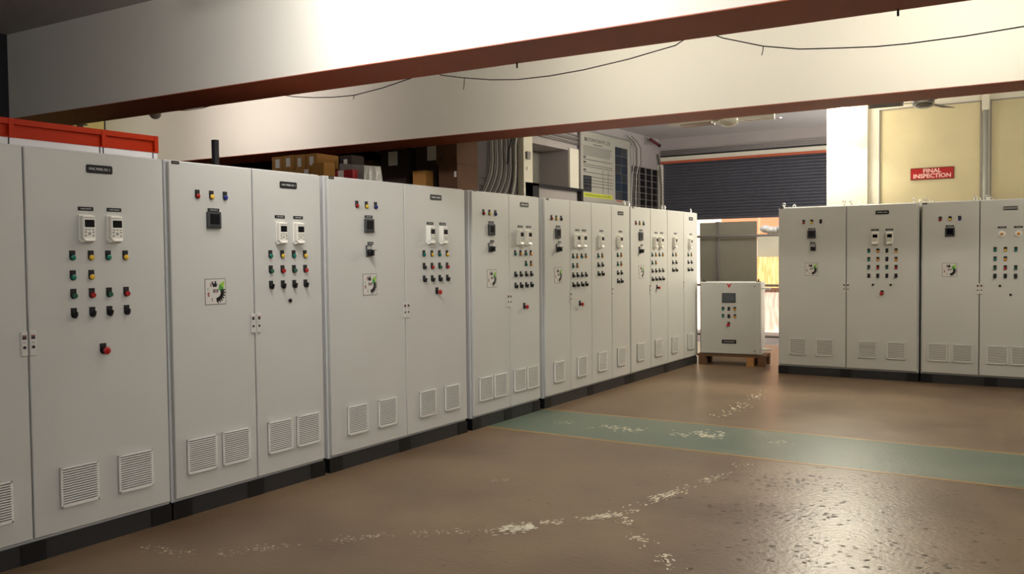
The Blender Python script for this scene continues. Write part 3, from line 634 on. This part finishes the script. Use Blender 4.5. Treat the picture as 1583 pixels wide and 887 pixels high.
carton('cardboard_box', 'small tan carton with white label, leftmost of the upper four', -6.818, -6.666, 6.2, 2.407, 2.546, 'cardboard', lab=[(.55, .5, .40, .62)], grp=GB)
carton('cardboard_box', 'small tan carton with white label, second from left of the upper four', -6.660, -6.506, 6.2, 2.407, 2.549, 'cardboard', lab=[(.5, .52, .38, .6)], grp=GB)
carton('cardboard_box', 'small tan carton with white label, third from left of the upper four', -6.491, -6.355, 6.2, 2.407, 2.545, 'cardboard', lab=[(.48, .45, .36, .62)], grp=GB)
carton('cardboard_box', 'small tan carton with white label, rightmost of the upper four', -6.335, -6.187, 6.2, 2.407, 2.543, 'cardboard', lab=[(.5, .5, .36, .62)], grp=GB)
carton('cardboard_box', 'tan carton underneath the two leftmost labelled cartons', -6.82, -6.508, 6.195, 2.15, 2.403, 'cardboard', tape=False, grp=GB)
carton('cardboard_box', 'tan carton underneath the third labelled carton', -6.495, -6.392, 6.195, 2.15, 2.403, 'cardboard', tape=False, grp=GB)
carton('cardboard_box', 'tan carton with cut-off label underneath the rightmost labelled carton', -6.385, -6.262, 6.19, 2.15, 2.403, 'cardboard', lab=[(.5, .86, .5, .2)], tape=False, grp=GB)
carton('cardboard_box', 'plain tan carton at the right end of the labelled cartons, lower than they are', -6.012, -5.862, 5.96, 2.15, 2.414, 'cardboard', tape=True, depth=.15, grp=GB)
carton('cardboard_box', 'dark brown carton right behind the plain tan carton', -6.10, -5.94, 6.42, 2.15, 2.53, 'cardboard_dark', depth=.18, lab=[(.5, .8, .3, .2)], tape=False)
MB().hexa([(-5.93, 6.22, 2.15), (-5.60, 6.22, 2.15), (-5.60, 6.5, 2.15), (-5.93, 6.5, 2.15), (-5.93, 6.24, 2.43), (-5.62, 6.24, 2.39), (-5.62, 6.48, 2.40), (-5.93, 6.48, 2.44)], 'wrap').obj('wrapped_parcel')
tag(bpy.data.objects['wrapped_parcel'], 'parcel wrapped in pale plastic right of the tan cartons', 'parcel')
carton('printed_box', 'low box with red and white print in front of the wrapped parcel', -5.92, -5.66, 6.13, 2.15, 2.35, 'print_red', depth=.07, lab=[(.42, .8, .28, .36)], tape=False)
rack('dark steel rack deep in the unlit store carrying big brown cartons', -7.6, -5.98, 8.16, 8.70, (.4, 1.3, 2.30), 2.30)
GD = 'cartons in the dark store'
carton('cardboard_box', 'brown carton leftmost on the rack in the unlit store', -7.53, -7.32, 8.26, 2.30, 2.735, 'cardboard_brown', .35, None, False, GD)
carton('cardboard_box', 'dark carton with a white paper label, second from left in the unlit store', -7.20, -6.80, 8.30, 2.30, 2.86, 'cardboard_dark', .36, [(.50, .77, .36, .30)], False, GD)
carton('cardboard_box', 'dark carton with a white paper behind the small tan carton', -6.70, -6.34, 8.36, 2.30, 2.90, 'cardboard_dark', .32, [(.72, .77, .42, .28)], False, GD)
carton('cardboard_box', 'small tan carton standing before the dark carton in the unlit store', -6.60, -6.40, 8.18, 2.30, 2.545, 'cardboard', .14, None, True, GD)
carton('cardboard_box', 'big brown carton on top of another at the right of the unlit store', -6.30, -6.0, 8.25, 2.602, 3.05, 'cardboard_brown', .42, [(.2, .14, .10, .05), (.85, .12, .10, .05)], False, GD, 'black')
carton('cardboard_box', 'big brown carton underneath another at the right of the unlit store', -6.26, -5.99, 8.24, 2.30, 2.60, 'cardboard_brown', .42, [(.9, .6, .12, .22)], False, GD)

# rear left wall fittings
CX = -6.13
ORD = ('first', 'second', 'third', 'fourth', 'fifth', 'sixth', 'seventh', 'eighth', 'ninth', 'tenth')
for k in range(10):
    y = 9.13+k*.053; r = .009; s = 1.+.25*k/9
    pts = [(CX, y, 3.5), (CX, y, 2.95-.012*k), (CX+.005, y-.004, 2.75-.01*k)]
    for j in range(1, 7):
        a = j/6; pts.append((CX+.005, y-.004-.32*s*a*a, 2.75-.01*k-.55*a))
    tag(MB().tube(pts, r, 'conduit_pale' if k % 2 else 'conduit_dull').obj('conduit_pipe'), 'thin conduit curving down the shade-darkened wall, '+ORD[k]+' from the left of ten', 'conduit', 'conduits curving down the rear left wall')
tag(MB().tube([(CX+.012, 9.72, 3.5), (CX+.012, 9.72, 3.05), (CX+.015, 9.69, 2.95), (CX+.015, 9.695, 2.7), (CX+.015, 9.68, 2.5), (CX+.015, 9.60, 2.3), (CX+.015, 9.50, 2.1)], .022, 'conduit_pale').obj('bent_pipe'), 'thick white pipe bent down beside the bundle of thin conduits', 'pipe')
tag(MB().tube([(CX+.05, 9.64, 3.4), (CX+.05, 9.56, 3.0), (CX+.05, 9.50, 2.9), (CX+.05, 9.46, 2.7)], .014, 'cable').obj('black_cable'), 'black cable hanging in front of the thin conduits', 'cable')
tag(MB().box(-6.15, -6.12, 8.78, 8.86, 2.0, 2.52, 'black').box(-6.15, -6.13, 8.86, 9.10, 2.50, 2.52, 'cable').box(-6.15, -6.13, 8.86, 9.06, 2.40, 2.42, 'cable').obj('wall_bracket'), 'black upright bracket at the corner of the rear left wall', 'bracket')
for k in range(5):
    tag(MB().tube([(CX, 10.08, 3.17+k*.035), (CX, 10.6, 3.16+k*.033), (CX, 11.50, 3.15+k*.032)], .011, 'pipe_grey' if k % 2 else 'cable_grey', 6).obj('conduit_pipe'), 'thin conduit running level above the wall recess, '+('lowest', 'second from below', 'middle one', 'second from top', 'topmost')[k]+' of five', 'conduit', 'conduits above the wall recess')
tag(MB().cyl((CX+.01, 11.49, 2.0), (CX+.01, 11.49, 3.5), .018, 'cable_grey', seg=10).obj('drop_pipe'), 'dark upright pipe at the left edge of the notice board', 'pipe')
sh = thing('wall_shelf', 'black shelf with a closed left end below the wall recess', 'shelf', (-6.06, 10.65, 2.0), math.pi/2)
box('shelf_board', -.62, .83, 0, .08, .46, .50, 'black', sh); box('end_panel', -.79, -.44, 0, .085, 0, .50, 'panel_black', sh); box('shelf_leg', .77, .83, 0, .06, 0, .46, 'black', sh)
box('backing_panel', -.44, .77, .07, .085, 0, .46, 'wall_lilac', sh)
# notice board
nb = thing('notice_board', 'aluminium framed notice board with text, photos and a yellow strip', 'notice board', (-6.145, 12.40, 2.335), math.pi/2)
PW, PH = 1.74, 1.05; h = PW/2
box('board_face', -h, h, -.012, 0, 0, PH, 'poster_paper', nb)
for a in ((-h-.02, h+.02, -.02, 0), (-h-.02, h+.02, PH, PH+.02), (-h-.02, -h, 0, PH), (h, h+.02, 0, PH)): box('board_frame', a[0], a[1], -.024, 0, a[2], a[3], 'alu', nb)
put('board_heading', text_mesh('board_heading', 'AUTOMATION PVT. LTD.', .055, 'poster_dark', .84), nb, (-h+.60, -.012, PH*.885))
b = MB(); b.box(-h+.14, -h+.20, -.013, -.012, PH*.86, PH*.91, 'poster_ink'); b.box(-h+.42, -h+.72, -.013, -.012, PH*.822, PH*.835, 'poster_ink')
for k in range(7): b.box(-h+.10, -h+random.uniform(.95, 1.08), -.013, -.012, PH*(.79-k*.021)-.004, PH*(.79-k*.021)+.004, 'poster_ink')
for v in (.60, .53, .50, .42, .36, .31, .27, .22): b.box(-h+.10, -h+1.08, -.013, -.012, PH*v-.005, PH*v+.005, 'poster_ink')
for u in (.74, .92): b.box(-h+u, -h+u+.012, -.013, -.012, PH*.14, PH*.48, 'poster_ink')
for v in (.63, .56, .45): b.box(-h+.10, -h+.18, -.0135, -.012, PH*v-.012, PH*v+.012, 'poster_dark')
b.obj('printed_lines', nb)
b = MB(); b.box(-h+.09, -h+.36, -.013, -.012, PH*.14, PH*.37, 'photo_grey'); b.obj('printed_picture', nb)
b = MB(); b.box(-h+.10, -h+1.08, -.013, -.012, PH*.065, PH*.125, 'poster_yellow'); glyphs(b, -h+.14, -h+1.0, PH*.095, .022, 'leaf_green', -.0138); b.obj('yellow_strip', nb)
for i in range(2):
    for j in range(6): box('photo_print', -h+1.18+i*.232, -h+1.406+i*.232, -.0135, -.012, PH*(.07+j*.134), PH*(.07+j*.134+.131), 'photo_blue' if (i+j) % 3 else 'photo_grey', nb)
box('red_caption', -h+1.22, -h+1.44, -.0138, -.012, PH*.045, PH*.06, 'logo_red', nb)
# cable loops beside the board, security camera
for k in range(4):
    y = 13.31+k*.035; cx = CX+.004+k*.022
    tag(MB().tube([(cx, y-.25, 3.46), (cx, y-.02, 3.42-.01*k), (cx, y+.12, 3.3), (cx, y+.13, 3.05), (cx, y+.03, 2.85), (cx, y, 2.5), (cx, y, 2.0)], .009, 'cable_grey' if k % 2 else 'pipe_white', 6).obj('hanging_cable'), 'cable looping down right of the notice board, '+ORD[k]+' from the left of four', 'cable', 'cables right of the notice board')
for k in range(3):
    y = 14.40+k*.02
    tag(MB().tube([(CX+.01, y-.02, 3.28), (CX+.03, y+.04, 3.12), (CX+.05, y-.01, 2.98), (CX+.05, y+.03, 2.7), (CX+.05, y+.03, 2.1)], .009, 'cable_grey', 6).obj('corner_cable'), 'thin grey cable in the corner beside the shutter, '+ORD[k]+' from the left of three', 'cable', 'cables in the shutter corner')
cc = thing('security_camera', 'small dark red security camera on a grey wall bracket', 'camera', (-6.15, 13.93, 3.46), math.pi/2)
box('bracket', -.05, .05, -.03, 0, -.05, .07, 'pipe_grey', cc, .004)
MB().cyl((0, -.03, .0), (0.03, -.10, .0), .014, 'pipe_grey', seg=10).obj('arm', cc)
MB().cyl((-.02, -.10, .03), (.20, -.17, -.06), .028, 'cam_red', .026, 14).cyl((.195, -.168, -.058), (.215, -.175, -.066), .029, 'black', seg=14).obj('camera_body', cc)

# ================================================================ HANGING THINGS, SIGN, LAMP
def ceiling_fan(label, x, y, z, angs, L, bl, hubm):
    f = thing('ceiling_fan', label, 'fan', (x, y, z))
    MB().cyl((0, 0, .09), (0, 0, 3.555-z), .012, hubm, seg=10).obj('down_rod', f)
    b = MB(); b.cyl((0, 0, .03), (0, 0, .11), .085, hubm, .03, 18); b.cyl((0, 0, -.035), (0, 0, .03), .10, hubm, seg=20); b.ball((0, 0, -.035), .085, hubm, (1, 1, .3)); b.obj('motor_housing', f)
    for a in angs:
        c, s = math.cos(math.radians(a)), math.sin(math.radians(a)); r = lambda u, v, w: (u*c-v*s, u*s+v*c, w)
        b = MB(); b.hexa([r(.09, -.02, -.004), r(.2, -.02, -.004), r(.2, .02, -.004), r(.09, .02, -.004), r(.09, -.02, .004), r(.2, -.02, .004), r(.2, .02, .004), r(.09, .02, .004)], hubm)
        b.hexa([r(.18, -.055, -.012), r(L, -.07, -.016), r(L, .06, .004), r(.18, .05, .008), r(.18, -.055, -.006), r(L, -.07, -.010), r(L, .06, .010), r(.18, .05, .014)], bl); b.obj('fan_blade', f)
ceiling_fan('white ceiling fan with brown blades below the rear beam, above the shutter', -3.2, 9.5, 2.985, (8, 176, 262), .56, 'fan_blade', 'fan_white')
ceiling_fan('grey ceiling fan in front of the beige boards near the glowing lamp', -1.235, 9.5, 2.99, (-50, 70, 190), .50, 'cable_grey', 'metal')
sg = thing('wall_sign', 'red sign lettered FINAL INSPECTION on the beige board', 'sign', (-1.466, 12.07, 2.499))
box('sign_plate', -.248, .248, -.008, 0, -.074, .074, 'sign_edge', sg); box('sign_face', -.240, .240, -.0095, -.008, -.066, .066, 'sign_red', sg)
put('sign_lettering', text_mesh('sign_lettering', 'FINAL', .052, 'sign_text', .205, .0012, .002), sg, (0, -.0095, .032)); put('sign_lettering', text_mesh('sign_lettering', 'INSPECTION', .052, 'sign_text', .425, .0012, .002), sg, (0, -.0095, -.031))
lp = thing('wall_lamp', 'round white lamp glowing on the cream pillar', 'lamp', (-2.49, 12.0, 3.31))
MB().cyl((0, 0, .06), (0, -.03, .06), .05, 'white_plastic').obj('lamp_bracket', lp)
MB().ball((0, -.115, .0), .105, 'globe', seg=24).obj('globe', lp)
lf_d = bpy.data.lights.new('lamp_light', 'AREA'); lf_d.shape = 'DISK'; lf_d.size = .34; lf_d.energy = 95; lf_d.color = (1, .93, .76)
lf = bpy.data.objects.new('lamp_light', lf_d); COL.objects.link(lf); lf.location = (-2.49, 11.765, 3.31); lf.rotation_euler = Vector((-.12, -.8, -.5)).to_track_quat('-Z', 'Y').to_euler()
gb = thing('bulb_lamp', 'unlit clear bulb under the front beam near its left end', 'lamp', (-6.86, 4.90, 2.845))
MB().ball((0, 0, -.02), .055, 'bulb_glass', seg=20).obj('bulb', gb); MB().cyl((0, 0, .02), (0, 0, .06), .025, 'white_plastic').obj('bulb_holder', gb)
# swagged cable along the back of the front beam
sw = [(-6.72, 2.86), (-6.66, 2.825), (-6.4, 2.80), (-6.2, 2.80), (-5.87, 2.832), (-5.6, 2.845), (-5.357, 2.831), (-5.15, 2.79), (-4.943, 2.762), (-4.74, 2.745), (-4.54, 2.739), (-4.27, 2.765), (-4.009, 2.807), (-3.93, 2.84), (-3.82, 2.84), (-3.747, 2.799), (-3.551, 2.758), (-3.34, 2.722), (-3.128, 2.70), (-2.88, 2.697), (-2.64, 2.708), (-2.33, 2.738), (-2.026, 2.783), (-1.93, 2.83), (-1.82, 2.83), (-1.734, 2.788), (-1.499, 2.71), (-1.30, 2.668), (-1.093, 2.647), (-.9, 2.63), (-.737, 2.625), (-.47, 2.628), (-.203, 2.641), (.2, 2.70), (.5, 2.79)]
cb = thing('swagged_cable', 'thin black cable sagging in loops along the front beam', 'cable', (0, 0, 0))
MB().tube([(x, 5.005+.038*(x+3), z) for x, z in sw], .0035, 'cable', 6).obj('cable_run', cb)
for x, z, dz in ((-4.54, 2.739, .03), (-3.551, 2.758, .08), (-1.499, 2.71, .05)):
    MB().tube([(x, 5.005+.038*(x+3), z), (x-.004, 5.005+.038*(x+3), z-dz*.6), (x-.01, 5.005+.038*(x+3), z-dz)], .0025, 'cable', 6).obj('cable_tie', cb)
for x in (-3.10, -.78):
    yb = 4.955+.038*(x+3)
    tag(MB().cyl((x, yb, 2.80), (x, yb, 2.765), .006, 'cable', seg=8).obj('steel_hook'), 'short dark hook under the front beam '+('above the middle of the long row' if x < -2 else 'near the top right'), 'hook')

# housings added to the unseen lights (hidden behind the beams or above the frame)
for k, (o, sx, sy) in enumerate(UNSEEN_LIGHTS):
    h = thing('added_light_housing', 'added housing of an unseen light '+('on a stand behind the partition' if o.location.z < 3 else 'under the ceiling, %s from the front of the hall' % ORD[k]), 'lamp', o.location)
    q = o.rotation_euler.to_quaternion()
    def w(v): return tuple(q @ Vector(v))
    a, b_ = sx/2+.03, sy/2+.02
    MB().hexa([w((-a, -b_, .012)), w((a, -b_, .012)), w((a, b_, .012)), w((-a, b_, .012)), w((-a, -b_, .05)), w((a, -b_, .05)), w((a, b_, .05)), w((-a, b_, .05))], 'white_plastic').obj('housing', h)
    if o.location.z < 3: MB().cyl((.06, 0, -o.location.z), (.06, 0, -.1), .02, 'black').obj('stand', h)
    else:
        c = w((0, 0, .04)); MB().cyl((c[0], c[1], c[2]), (c[0], c[1], 3.555-o.location.z), .012, 'black', seg=8).obj('hanger', h)
